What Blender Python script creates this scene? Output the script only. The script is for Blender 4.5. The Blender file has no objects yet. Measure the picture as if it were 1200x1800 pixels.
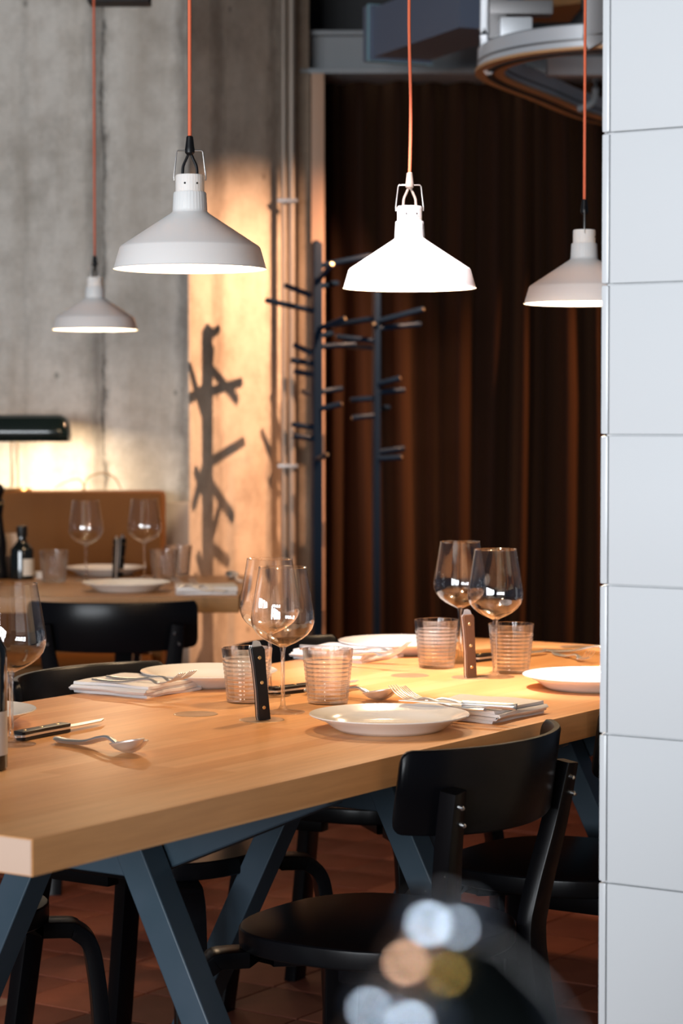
import bpy, bmesh, math, random
from mathutils import Vector, Matrix
random.seed(7)
S = bpy.context.scene
COL = S.collection
PI = math.pi
R = math.radians
# ------------------------------------------------------------------ camera
F = 4050.0                      # focal length in pixels of the 1200x1800 frame
PITCH = R(2.305)
CZ = 1.22
cam_d = bpy.data.cameras.new('camera'); cam = bpy.data.objects.new('camera', cam_d); COL.objects.link(cam)
cam_d.sensor_fit = 'VERTICAL'; cam_d.sensor_height = 36; cam_d.lens = 36 * F / 1800
cam.location = (0, 0, CZ); cam.rotation_euler = (PI/2 - PITCH, 0, 0)
cam_d.dof.use_dof = True; cam_d.dof.focus_distance = 3.72; cam_d.dof.aperture_fstop = 81/1000/0.0145
cam_d.clip_start = .05
S.camera = cam

def ray(x, y):
    u = (x-600)/F; v = (900-y)/F
    return Vector((u, math.cos(PITCH)+v*math.sin(PITCH), -math.sin(PITCH)+v*math.cos(PITCH)))
def atz(x, y, z):
    d = ray(x, y); t = (z-CZ)/d.z
    return Vector((d.x*t, d.y*t, z))
def atY(x, y, Y):
    d = ray(x, y); t = Y/d.y
    return Vector((d.x*t, Y, CZ+d.z*t))

# ------------------------------------------------------------------ world, exposure, lights
S.view_settings.view_transform = 'Standard'; S.view_settings.look = 'None'
S.view_settings.gamma = 1; S.view_settings.use_curve_mapping = False
S.view_settings.exposure = 0.0
w = bpy.data.worlds.new('world'); S.world = w; w.use_nodes = True
w.node_tree.nodes['Background'].inputs[0].default_value = (.55, .72, 1.0, 1)
w.node_tree.nodes['Background'].inputs[1].default_value = .10
S.cycles.max_bounces = 14; S.cycles.transmission_bounces = 12; S.cycles.transparent_max_bounces = 24
S.cycles.sample_clamp_indirect = 6.0; S.cycles.blur_glossy = .5

D = Vector((.549, .836, 0))      # long direction of the table and of the room grid
N = Vector((-.836, .549, 0))
def light(kind, name, loc, energy, color, target=None, **kw):
    l = bpy.data.lights.new(name, kind); o = bpy.data.objects.new(name, l); COL.objects.link(o)
    o.location = loc; l.energy = energy; l.color = color
    for k, v in kw.items(): setattr(l, k, v)
    if target is not None:
        o.rotation_euler = (Vector(target)-Vector(loc)).to_track_quat('-Z', 'Y').to_euler()
    return o
# daylight: four tall window panes behind and to the left of the camera
for i in range(4):
    c = -D*6.0 + N*(-1.6 + i*1.5) + Vector((0, 0, 1.7))
    light('AREA', 'window_daylight', c, 215, (.90, .95, 1.0), target=c + D, shape='RECTANGLE', size=1.2, size_y=2.4)
WARM = (1.0, .56, .25)
# track spotlights, then an added curtain wash
light('SPOT', 'accent_spot', (.72, 7.42, 2.42), 400, (1.0, .58, .34), target=(-.30, 8.04, 1.22), spot_size=R(66), spot_blend=1.0, shadow_soft_size=.010)
light('SPOT', 'accent_spot', (-.336, 3.34, 2.78), 580, (1.0, .84, .86), target=(.34, 4.42, .74), spot_size=R(25), spot_blend=.55, shadow_soft_size=.02)
light('SPOT', 'accent_spot', (2.1, 7.88, 2.0), 260, (1.0, .42, .14), target=(.8, 8.4, 1.1), spot_size=R(50), spot_blend=.9, shadow_soft_size=.03)  # unseen spot added to graze the curtain folds with warm light

# ------------------------------------------------------------------ materials
def mat(name, col=(.5, .5, .5), rough=.5, metal=0, spec=.5, **kw):
    m = bpy.data.materials.new(name); m.use_nodes = True
    b = m.node_tree.nodes['Principled BSDF']
    b.inputs['Base Color'].default_value = (*col, 1); b.inputs['Roughness'].default_value = rough
    b.inputs['Metallic'].default_value = metal; b.inputs['Specular IOR Level'].default_value = spec
    for k, v in kw.items(): b.inputs[k.replace('_', ' ')].default_value = v
    return m
def nodes(m): return m.node_tree.nodes, m.node_tree.links, m.node_tree.nodes['Principled BSDF']
def coords(nt, ln, scale=(1, 1, 1), kind='Object', rot=(0, 0, 0)):
    tc = nt.new('ShaderNodeTexCoord'); mp = nt.new('ShaderNodeMapping')
    mp.inputs['Scale'].default_value = scale; mp.inputs['Rotation'].default_value = rot
    ln.new(tc.outputs[kind], mp.inputs['Vector']); return mp.outputs['Vector']
def noise(nt, ln, vec, scale, detail=4, rough=.55):
    n = nt.new('ShaderNodeTexNoise'); n.inputs['Scale'].default_value = scale
    n.inputs['Detail'].default_value = detail; n.inputs['Roughness'].default_value = rough
    if vec: ln.new(vec, n.inputs['Vector'])
    return n.outputs['Fac']
def ramp(nt, ln, fac, stops):
    r = nt.new('ShaderNodeValToRGB'); e = r.color_ramp.elements
    while len(e) < len(stops): e.new(.5)
    for k, (p, c) in enumerate(stops):
        e[k].position = p; e[k].color = (*c, 1) if len(c) == 3 else c
    ln.new(fac, r.inputs[0]); return r.outputs[0]
def mix(nt, ln, fac, a, b, mode='MIX'):
    n = nt.new('ShaderNodeMix'); n.data_type = 'RGBA'; n.blend_type = mode
    for sock, v in ((n.inputs[0], fac), (n.inputs[6], a), (n.inputs[7], b)):
        if isinstance(v, (int, float)): sock.default_value = v
        elif isinstance(v, tuple): sock.default_value = (*v, 1)
        else: ln.new(v, sock)
    return n.outputs[2]
def bump(nt, ln, b, h, strength, dist=.01):
    n = nt.new('ShaderNodeBump'); n.inputs['Strength'].default_value = strength; n.inputs['Distance'].default_value = dist
    ln.new(h, n.inputs['Height']); ln.new(n.outputs[0], b.inputs['Normal'])
def math_node(nt, ln, op, a, b=None, clamp=False):
    n = nt.new('ShaderNodeMath'); n.operation = op; n.use_clamp = clamp
    for s, v in ((n.inputs[0], a), (n.inputs[1], b)):
        if v is None: continue
        if isinstance(v, (int, float)): s.default_value = v
        else: ln.new(v, s)
    return n.outputs[0]

def concrete(name, light_c, dark_c, brown_c, stains=()):
    m = mat(name, rough=.85, spec=.25); nt, ln, b = nodes(m)
    v = coords(nt, ln)
    big = ramp(nt, ln, noise(nt, ln, v, 2.6, 6, .62), [(.30, dark_c), (.50, light_c), (.8, tuple(min(1, c*1.13) for c in light_c))])
    vs = coords(nt, ln, (6, 6, .9))
    stain = ramp(nt, ln, noise(nt, ln, vs, 1.4, 5, .7), [(.46, (0, 0, 0)), (.72, (1, 1, 1))])
    c = mix(nt, ln, math_node(nt, ln, 'MULTIPLY', stain, .38), big, brown_c)
    med = ramp(nt, ln, noise(nt, ln, v, 11, 5, .7), [(.36, (.72, .70, .68)), (.56, (1, 1, 1))])
    c = mix(nt, ln, .55, c, med, 'MULTIPLY')
    fine = ramp(nt, ln, noise(nt, ln, v, 80, 3, .6), [(.3, (.86, .86, .86)), (.6, (1.0, 1.0, 1.0))])
    c = mix(nt, ln, .6, c, fine, 'MULTIPLY')
    # small pits
    vo = nt.new('ShaderNodeTexVoronoi'); vo.inputs['Scale'].default_value = 7; ln.new(coords(nt, ln, (1, 1, .8)), vo.inputs['Vector'])
    pit = ramp(nt, ln, vo.outputs['Distance'], [(.045, (1, 1, 1)), (.085, (0, 0, 0))])
    c = mix(nt, ln, math_node(nt, ln, 'MULTIPLY', pit, .6), c, tuple(x*.35 for x in dark_c))
    sx = nt.new('ShaderNodeSeparateXYZ'); ln.new(v, sx.inputs[0])
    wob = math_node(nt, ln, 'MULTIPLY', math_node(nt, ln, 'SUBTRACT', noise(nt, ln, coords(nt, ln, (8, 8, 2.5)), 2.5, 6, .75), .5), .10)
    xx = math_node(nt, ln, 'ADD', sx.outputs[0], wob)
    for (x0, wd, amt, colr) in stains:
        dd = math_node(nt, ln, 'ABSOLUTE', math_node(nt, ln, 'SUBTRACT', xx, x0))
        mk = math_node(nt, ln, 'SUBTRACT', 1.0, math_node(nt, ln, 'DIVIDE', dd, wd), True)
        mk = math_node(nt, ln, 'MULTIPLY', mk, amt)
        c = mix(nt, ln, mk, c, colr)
    ln.new(c, b.inputs['Base Color'])
    bump(nt, ln, b, noise(nt, ln, v, 30, 6, .7), .35, .006)
    return m
M = {}
M['concrete'] = concrete('concrete', (.69, .635, .565), (.42, .375, .32), (.38, .30, .22),
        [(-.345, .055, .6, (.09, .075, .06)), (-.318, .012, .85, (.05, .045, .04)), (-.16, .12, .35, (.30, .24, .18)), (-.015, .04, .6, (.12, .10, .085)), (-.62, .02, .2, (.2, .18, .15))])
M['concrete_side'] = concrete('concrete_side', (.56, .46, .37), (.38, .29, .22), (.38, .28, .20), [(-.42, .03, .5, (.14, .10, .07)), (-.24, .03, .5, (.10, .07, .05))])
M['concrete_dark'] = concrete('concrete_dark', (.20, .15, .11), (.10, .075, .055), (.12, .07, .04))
M['plinth'] = mat('plinth_render', (.42, .36, .31), .8)

def wood(name, c1, c2, c3, rough=.38, stave=.045, rot=0.0, axis=0):
    m = mat(name, rough=rough, spec=.25); nt, ln, b = nodes(m)
    tc = nt.new('ShaderNodeTexCoord'); sp = nt.new('ShaderNodeSeparateXYZ'); ln.new(tc.outputs['Object'], sp.inputs[0])
    along = sp.outputs[0]; across = math_node(nt, ln, 'ADD', sp.outputs[1], math_node(nt, ln, 'MULTIPLY', sp.outputs[2], .9))
    row = math_node(nt, ln, 'FLOOR', math_node(nt, ln, 'DIVIDE', across, stave))
    wn = nt.new('ShaderNodeTexWhiteNoise'); wn.noise_dimensions = '1D'; ln.new(row, wn.inputs['W'])
    seg = math_node(nt, ln, 'FLOOR', math_node(nt, ln, 'ADD', math_node(nt, ln, 'DIVIDE', along, .55), math_node(nt, ln, 'MULTIPLY', wn.outputs['Value'], 7.3)))
    wn2 = nt.new('ShaderNodeTexWhiteNoise'); wn2.noise_dimensions = '2D'
    cb = nt.new('ShaderNodeCombineXYZ'); ln.new(row, cb.inputs[0]); ln.new(seg, cb.inputs[1]); ln.new(cb.outputs[0], wn2.inputs['Vector'])
    base = ramp(nt, ln, wn2.outputs['Value'], [(0, c1), (.5, c2), (1, c3)])
    g = noise(nt, ln, coords(nt, ln, (3.5, 60, 60)), 2.0, 5, .6)
    gr = ramp(nt, ln, g, [(.3, (.80, .76, .72)), (.62, (1, 1, 1))])
    c = mix(nt, ln, .6, base, gr, 'MULTIPLY')
    big = ramp(nt, ln, noise(nt, ln, coords(nt, ln, (1.2, 6, 6)), 2, 3), [(.3, (.86, .83, .8)), (.65, (1, 1, 1))])
    c = mix(nt, ln, .7, c, big, 'MULTIPLY')
    ln.new(c, b.inputs['Base Color'])
    bump(nt, ln, b, g, .08, .002)
    return m
M['table_wood'] = wood('table_wood', (.70, .32, .115), (.75, .365, .14), (.80, .42, .18))
M['table_wood2'] = wood('table_wood_oak', (.36, .18, .065), (.40, .205, .08), (.44, .23, .10))
M['knife_wood'] = mat('knife_wood', (.085, .038, .018), .5, spec=.3)
M['black_paint'] = mat('black_paint', (.003, .003, .004), .28, spec=.18)
nt, ln, b = nodes(M['black_paint']); bump(nt, ln, b, noise(nt, ln, coords(nt, ln, (40, 40, 4)), 4, 4), .05, .002)
M['trestle'] = mat('trestle_paint', (.045, .075, .10), .42)
nt, ln, b = nodes(M['trestle'])
ln.new(ramp(nt, ln, noise(nt, ln, coords(nt, ln), 5, 4), [(.35, (.026, .050, .070)), (.65, (.040, .062, .086))]), b.inputs['Base Color'])
M['screw'] = mat('screw_steel', (.65, .65, .65), .25, 1)
M['steel'] = mat('cutlery_steel', (.82, .81, .80), .32, .82)
M['brass'] = mat('brass', (.85, .58, .27), .28, 1)
M['brass_dull'] = mat('brass_dull', (.42, .27, .13), .35, .7)
M['porcelain'] = mat('porcelain', (.80, .76, .72), .15, spec=.6)
M['napkin'] = mat('napkin_cloth', (.78, .76, .76), .9, spec=.15)
nt, ln, b = nodes(M['napkin']); bump(nt, ln, b, noise(nt, ln, coords(nt, ln), 160, 3), .3, .001)
M['black_plastic'] = mat('black_plastic', (.006, .006, .007), .4, spec=.3)
M['black_glass'] = mat('black_glass', (.006, .008, .008), .06, spec=.6)
M['label_paper'] = mat('label_paper', (.62, .56, .49), .8)
M['card'] = mat('card_paper', (.55, .40, .30), .85)
M['white_tile'] = mat('white_tile', (.72, .735, .75), .22, spec=.5)
M['grout'] = mat('tile_grout', (.60, .61, .62), .9)
M['cord'] = mat('cord_fabric', (.82, .17, .075), .75)
nt, ln, b = nodes(M['cord']); bump(nt, ln, b, noise(nt, ln, coords(nt, ln, (1, 1, .4)), 500, 2), .3, .001)
M['bracket'] = mat('bracket_steel', (.75, .72, .68), .3, .9)
M['aluminium'] = mat('aluminium', (.70, .72, .75), .42, .4)
M['aluminium_dark'] = mat('aluminium_dark', (.28, .27, .27), .45, .8)
M['rail_under_bounce'] = mat('rail_bounce_tint', (.55, .30, .14), .5, .1)  # warm bounce from the table below is put into this colour
M['beam'] = mat('beam_paint', (.20, .21, .22), .6)
M['beam_light'] = mat('plate_paint', (.45, .46, .48), .7)
M['duct'] = mat('duct_paint', (.10, .12, .17), .5)
M['duct_trim'] = mat('duct_trim', (.18, .32, .36), .5)
M['dark'] = mat('dark_paint', (.012, .012, .013), .7)
M['rack'] = mat('rack_paint', (.005, .012, .026), .4, spec=.12)
M['pipe'] = mat('pipe_galvanised', (.26, .21, .17), .45, .4)
M['frame_wood'] = mat('frame_wood', (.36, .21, .13), .55)
M['leather'] = mat('mustard_leather', (.2, .08, .02), .6, spec=.2)
nt, ln, b = nodes(M['leather'])
ln.new(ramp(nt, ln, noise(nt, ln, coords(nt, ln), 3, 4), [(.3, (.10, .036, .003)), (.7, (.14, .052, .005))]), b.inputs['Base Color'])
bump(nt, ln, b, noise(nt, ln, coords(nt, ln), 90, 3), .2, .002)
M['velvet'] = mat('curtain_velvet', (.016, .006, .003), .8, spec=.08)
nt, ln, b = nodes(M['velvet']); b.inputs['Sheen Weight'].default_value = .12; b.inputs['Sheen Tint'].default_value = (1, .5, .25, 1); b.inputs['Sheen Roughness'].default_value = .5
bump(nt, ln, b, noise(nt, ln, coords(nt, ln, (30, 30, 6)), 6, 4), .25, .003)
# porcelain lamp shade, a little translucent
m = mat('shade_porcelain', (.86, .855, .84), .42, spec=.4); M['shade'] = m; nt, ln, b = nodes(m)
tr = nt.new('ShaderNodeBsdfTranslucent'); tr.inputs[0].default_value = (1, .72, .45, 1)
mx = nt.new('ShaderNodeMixShader'); mx.inputs[0].default_value = .045
ln.new(b.outputs[0], mx.inputs[1]); ln.new(tr.outputs[0], mx.inputs[2]); ln.new(mx.outputs[0], nt['Material Output'].inputs[0])
# glass: dielectric with part clear transmission so thin walls let light through
def glass(name, tint=(1, 1, 1), clear=.45, rough=0.0, ior=1.48):
    m = bpy.data.materials.new(name); m.use_nodes = True; nt = m.node_tree.nodes; ln = m.node_tree.links
    nt.remove(nt['Principled BSDF'])
    g = nt.new('ShaderNodeBsdfGlass'); g.inputs['Color'].default_value = (*tint, 1); g.inputs['IOR'].default_value = ior; g.inputs['Roughness'].default_value = rough
    t = nt.new('ShaderNodeBsdfTransparent'); t.inputs[0].default_value = (*tint, 1)
    mx = nt.new('ShaderNodeMixShader'); mx.inputs[0].default_value = clear
    ln.new(g.outputs[0], mx.inputs[1]); ln.new(t.outputs[0], mx.inputs[2]); ln.new(mx.outputs[0], nt['Material Output'].inputs[0])
    return m
def sheet(name):
    m = bpy.data.materials.new(name); m.use_nodes = True; nt = m.node_tree.nodes; ln = m.node_tree.links
    nt.remove(nt['Principled BSDF'])
    g = nt.new('ShaderNodeBsdfGlossy'); g.inputs['Roughness'].default_value = .01; g.inputs['Color'].default_value = (1, 1, 1, 1)
    t = nt.new('ShaderNodeBsdfTransparent'); t.inputs[0].default_value = (.985, .985, .985, 1)
    lw = nt.new('ShaderNodeLayerWeight'); lw.inputs['Blend'].default_value = .5
    p = math_node(nt, ln, 'POWER', lw.outputs['Facing'], 3.2); p = math_node(nt, ln, 'MULTIPLY', p, .85); p = math_node(nt, ln, 'ADD', p, .10, True)
    mx = nt.new('ShaderNodeMixShader'); ln.new(p, mx.inputs[0]); ln.new(t.outputs[0], mx.inputs[1]); ln.new(g.outputs[0], mx.inputs[2]); ln.new(mx.outputs[0], nt['Material Output'].inputs[0])
    return m
M['glass'] = sheet('thin_clear_glass'); M['solid_glass'] = glass('solid_clear_glass', (1, 1, 1), .45)
M['tumbler_glass'] = glass('moulded_glass', (1, 1, 1), .38, .0)
def emis(name, col, s):
    m = bpy.data.materials.new(name); m.use_nodes = True; nt = m.node_tree.nodes; ln = m.node_tree.links
    nt.remove(nt['Principled BSDF']); e = nt.new('ShaderNodeEmission'); e.inputs[0].default_value = (*col, 1); e.inputs[1].default_value = s
    ln.new(e.outputs[0], nt['Material Output'].inputs[0]); return m
M['bulb'] = emis('bulb_glow', (1, .72, .42), 9)
# terracotta tile with variation per object
m = mat('terracotta', rough=.6, spec=.25); M['terracotta'] = m; nt, ln, b = nodes(m)
oi = nt.new('ShaderNodeObjectInfo')
c = ramp(nt, ln, oi.outputs['Random'], [(0, (.19, .052, .030)), (.5, (.24, .066, .036)), (1, (.29, .085, .044))])
c = mix(nt, ln, .7, c, ramp(nt, ln, noise(nt, ln, coords(nt, ln), 14, 5), [(.3, (.75, .72, .7)), (.65, (1, 1, 1))]), 'MULTIPLY')
ln.new(c, b.inputs['Base Color']); bump(nt, ln, b, noise(nt, ln, coords(nt, ln), 25, 4), .15, .003)
M['floor_grout'] = mat('floor_grout', (.30, .17, .12), .9)

# ------------------------------------------------------------------ mesh helpers
class MB:
    def __init__(s): s.v = []; s.f = []; s.M = Matrix.Identity(4)
    def add(s, vs, fs):
        o = len(s.v); s.v += [tuple(s.M @ Vector(p)) for p in vs]; s.f += [tuple(i+o for i in f) for f in fs]; return s
    def box(s, lo, hi, bev=0):
        x0, y0, z0 = lo; x1, y1, z1 = hi
        bm = bmesh.new(); bmesh.ops.create_cube(bm, size=1)
        for v in bm.verts: v.co = Vector(((x0+x1)/2+v.co.x*(x1-x0), (y0+y1)/2+v.co.y*(y1-y0), (z0+z1)/2+v.co.z*(z1-z0)))
        if bev: bmesh.ops.bevel(bm, geom=bm.edges[:], offset=bev, segments=2, affect='EDGES', profile=.7)
        return s.addbm(bm)
    def addbm(s, bm):
        bm.verts.index_update()
        s.add([v.co[:] for v in bm.verts], [[v.index for v in f.verts] for f in bm.faces]); bm.free(); return s
    def lathe(s, prof, seg=32, rmod=None, cap0=False, cap1=False):
        vs = []; fs = []; n = len(prof)
        for i, (r, z) in enumerate(prof):
            for k in range(seg):
                a = 2*PI*k/seg; rr = r if rmod is None else rmod(r, z, a, i)
                vs.append((rr*math.cos(a), rr*math.sin(a), z))
        for i in range(n-1):
            for k in range(seg):
                k2 = (k+1) % seg; fs.append((i*seg+k, i*seg+k2, (i+1)*seg+k2, (i+1)*seg+k))
        if cap0: fs.append(tuple(range(seg-1, -1, -1)))
        if cap1: fs.append(tuple((n-1)*seg+k for k in range(seg)))
        return s.add(vs, fs)
    def sweep(s, pts, sec, up=(0, 0, 1), caps=True, scale=None):
        """sec: list of (a, b) around; a along side vector, b along local up"""
        pts = [Vector(p) for p in pts]; up = Vector(up); vs = []; fs = []; m = len(sec)
        for i, p in enumerate(pts):
            t = (pts[min(i+1, len(pts)-1)] - pts[max(i-1, 0)]).normalized()
            side = t.cross(up)
            if side.length < 1e-4: side = t.cross(Vector((0, 1, 0)))
            side.normalize(); u2 = side.cross(t).normalized()
            sa, sb = (1, 1) if scale is None else scale[i]
            for (a, b_) in sec: vs.append(tuple(p + side*a*sa + u2*b_*sb))
        for i in range(len(pts)-1):
            for k in range(m):
                k2 = (k+1) % m; fs.append((i*m+k, i*m+k2, (i+1)*m+k2, (i+1)*m+k))
        if caps: fs.append(tuple(range(m-1, -1, -1))); fs.append(tuple((len(pts)-1)*m+k for k in range(m)))
        return s.add(vs, fs)
    def tube(s, pts, r, seg=10, up=(0, 0, 1), scale=None):
        return s.sweep(pts, [(r*math.cos(2*PI*k/seg), r*math.sin(2*PI*k/seg)) for k in range(seg)], up, True, scale)
    def prism(s, poly, z0, z1, bev=0):
        bm = bmesh.new(); vv = [bm.verts.new((x, y, z0)) for x, y in poly]; f = bm.faces.new(vv)
        r = bmesh.ops.extrude_face_region(bm, geom=[f])
        for e in r['geom']:
            if isinstance(e, bmesh.types.BMVert): e.co.z = z1
        bmesh.ops.recalc_face_normals(bm, faces=bm.faces[:])
        if bev:
            eds = [e for e in bm.edges if len(e.link_faces) == 2 and abs(e.verts[0].co.z-e.verts[1].co.z) < 1e-6]
            bmesh.ops.bevel(bm, geom=eds, offset=bev, segments=3, affect='EDGES', profile=.6)
        return s.addbm(bm)
    def sphere(s, c, r, seg=16, sc=(1, 1, 1)):
        bm = bmesh.new(); bmesh.ops.create_uvsphere(bm, u_segments=seg, v_segments=max(6, seg//2), radius=r)
        for v in bm.verts: v.co = Vector((c[0]+v.co.x*sc[0], c[1]+v.co.y*sc[1], c[2]+v.co.z*sc[2]))
        return s.addbm(bm)
    def build(s, name, m, parent=None, sharp=35, normals=True):
        me = bpy.data.meshes.new(name); me.from_pydata(s.v, [], s.f); me.validate()
        if normals:
            bm = bmesh.new(); bm.from_mesh(me); bmesh.ops.recalc_face_normals(bm, faces=bm.faces[:]); bm.to_mesh(me); bm.free()
        me.polygons.foreach_set('use_smooth', [True]*len(me.polygons))
        me.set_sharp_from_angle(angle=R(sharp))
        me.materials.append(m)
        o = bpy.data.objects.new(name, me); COL.objects.link(o)
        if parent: o.parent = parent
        return o
def tag(o, label=None, cat=None, group=None, kind=None):
    if label: o['label'] = label
    if cat: o['category'] = cat
    if group: o['group'] = group
    if kind: o['kind'] = kind
    return o
def empty(name, loc=(0, 0, 0), rz=0, label=None, cat=None, group=None, kind=None):
    o = bpy.data.objects.new(name, None); COL.objects.link(o); o.location = loc; o.rotation_euler = (0, 0, rz); o.empty_display_size = .05
    return tag(o, label, cat, group, kind)
KIDS = {}
def copy_tree(o, parent=None):
    c = o.copy(); COL.objects.link(c); c.parent = parent
    for ch in [x for x in bpy.data.objects if x.parent == o]: copy_tree(ch, c)
    return c
def put(proto, used, loc, rz=0, label=None, group=None, rot=None):
    o = proto if not used else copy_tree(proto)
    o.location = loc; o.rotation_euler = rot if rot else (0, 0, rz)
    if label: o['label'] = label
    if group: o['group'] = group
    return o
def smooth(pts, n=6):
    """Catmull-Rom through points"""
    P = [Vector(p) for p in pts]; out = []
    for i in range(len(P)-1):
        p0 = P[max(i-1, 0)]; p1 = P[i]; p2 = P[i+1]; p3 = P[min(i+2, len(P)-1)]
        for k in range(n):
            t = k/n
            out.append(.5*((2*p1)+(-p0+p2)*t+(2*p0-5*p1+4*p2-p3)*t*t+(-p0+3*p1-3*p2+p3)*t**3))
    out.append(P[-1]); return out
def rrect(w, h, r, n=4):
    out = []
    for cx, cy, a0 in ((w-r, h-r, 0), (-w+r, h-r, 90), (-w+r, -h+r, 180), (w-r, -h+r, 270)):
        for k in range(n+1):
            a = R(a0+90*k/n); out.append((cx+r*math.cos(a), cy+r*math.sin(a)))
    return out
GA = math.atan2(D.y, D.x)       # rotation that takes local +x to D

# ------------------------------------------------------------------ structure
# floor: bed of grout with single terracotta tiles
fl = MB(); fl.box((-4, -2.5, -.05), (5, 9.6, -.0035)); floor = fl.build('floor', M['floor_grout']); tag(floor, 'terracotta tiled floor under the dining tables', kind='structure')
TS, TG = .193, .005
tl = MB(); tl.box((-TS/2+TG/2, -TS/2+TG/2, -.012), (TS/2-TG/2, TS/2-TG/2, 0), .0025); tile = tl.build('tile', M['terracotta']); tile_used = False
cand = []
for i in range(-10, 60):
    for j in range(-30, 30):
        p = D*(i+.35)*TS + N*(j+.1)*TS
        if not (4.3 < p.y < 9.3): continue
        sx = 600+p.x/p.y*F; sy = 737+CZ/p.y*F
        if -60 < sx < 1110 and sy < 1860: cand.append((-sy, p))
cand.sort(key=lambda c: c[0])
cand = [c for c in cand if not (c[1].x < -.35 and c[1].y > 7.75)][:300]
for k, (_, p) in enumerate(cand):
    o = tile if k == 0 else tile.copy()
    if k: COL.objects.link(o)
    o.parent = floor; o.location = (p.x, p.y, random.uniform(-.0012, .0012)); o.rotation_euler = (random.uniform(-.0015, .0015), random.uniform(-.0015, .0015), GA)

WY = 7.75
cx = (335-600)/F*WY
wl = Matrix.Translation((cx, WY, 0)) @ Matrix.Rotation(-R(20), 4, 'Z')      # the wall runs back a little to the left
def wallbox(name, lo, hi, m, bev=0):
    q = MB(); q.box(lo, hi, bev); o = q.build(name, m); o.matrix_world = wl; return o
wallbox('wall_left', (-3.6, 0, -.01), (0, .25, 3.2), M['concrete'])
wallbox('trim_1', (-.315, -.012, .94), (0, 0, 3.2), M['concrete'], .004)
wallbox('trim_2', (-.315, -.02, 0), (.002, 0, .94), M['plinth'], .004)
E = Vector((cx, WY, 0)) + D*.56
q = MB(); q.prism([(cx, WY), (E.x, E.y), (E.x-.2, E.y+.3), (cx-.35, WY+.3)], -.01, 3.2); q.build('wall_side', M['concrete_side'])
MB().box((E.x-.4, 8.62, -.01), (3.2, 8.8, 3.2)).build('wall_back', M['dark'])
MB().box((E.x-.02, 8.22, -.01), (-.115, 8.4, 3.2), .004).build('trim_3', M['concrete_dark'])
MB().box((-4, -2.5, 3.2), (4.2, 9, 3.3)).build('ceiling', M['dark'])
# wooden frame strip left of the curtain
a = atY(547, 900, 8.18).x; b_ = atY(570, 900, 8.18).x
MB().box((a, 8.18, 0), (b_, 8.4, 2.44), .004).build('trim_4', M['frame_wood'])
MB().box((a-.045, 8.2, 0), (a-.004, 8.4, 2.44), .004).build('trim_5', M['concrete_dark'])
for o in list(COL.objects):
    if o.name.startswith(('wall_', 'trim_', 'ceiling')): o['kind'] = 'structure'
# tiled pillar at the right, on the room grid
c0 = Vector((.3490, 3.08, 0))
core = MB(); W_, H_ = .62, .20
core.M = Matrix.Translation(c0) @ Matrix.Rotation(math.atan2(-N.y, -N.x), 4, 'Z')   # local +x runs to the right along the face, +y away from the camera
core.box((.004, .004, 0), (W_, .5, 3.2))
wr = core.build('wall_right', M['grout']); tag(wr, 'white tiled pillar', kind='structure')
mt = Matrix.Translation(c0) @ Matrix.Rotation(math.atan2(-N.y, -N.x), 4, 'Z')
zj = CZ + (737-502)/F*3.085     # a joint height
z0 = zj - math.floor(zj/H_)*H_ - H_
tb = MB(); tb.box((.0, -.006, .0013), (.30-.0025, .004, H_-.0013), .0018); tproto = tb.build('tile', M['white_tile']); first = True
eb = MB(); eb.box((.0, -.0065, .0013), (.0105, .006, H_-.0013), .003); eproto = eb.build('edge_tile', M['white_tile'])
for k in range(17):
    zz = z0 + k*H_
    if zz < -.05: continue
    for (xo, pr) in ((.012, tproto), (.312, tproto), (0, eproto)):
        if pr is tproto and xo == .012 and first: o = pr; first = False
        elif pr is eproto and not pr.get('u'): o = pr; pr['u'] = 1
        else: o = pr.copy(); COL.objects.link(o)
        o.parent = wr; o.matrix_local = mt @ Matrix.Translation((xo, 0, zz))
    # return face tiles
    o = tproto.copy(); COL.objects.link(o); o.parent = wr
    o.matrix_local = mt @ Matrix.Rotation(-PI/2, 4, 'Z') @ Matrix.Translation((-.31, 0, zz))
for o in COL.objects:
    if 'u' in o.keys(): del o['u']

# pipes beside the side wall
for (px, r, Y) in ((499, .010, 8.12), (513, .012, 8.12)):
    x = (px-600)/F*Y
    t = MB(); t.tube([(x, Y, 0), (x, Y, 3.2)], r, 12)
    o = t.build('conduit_pipe', M['pipe'])
    tag(o, 'thin vertical grey conduit pipe nearest the lit concrete wall' if px < 505 else 'thicker vertical conduit pipe nearest the dark curtain frame', 'pipe', 'conduit pipes beside the concrete wall')
for zc in (1.98, 1.05):
    xa = (506-600)/F*8.12
    t = MB(); t.box((xa-.035, 8.10, zc), (xa+.035, 8.135, zc+.012), .002); t.build('pipe_clamp', M['aluminium_dark'], bpy.data.objects['conduit_pipe'])

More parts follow.
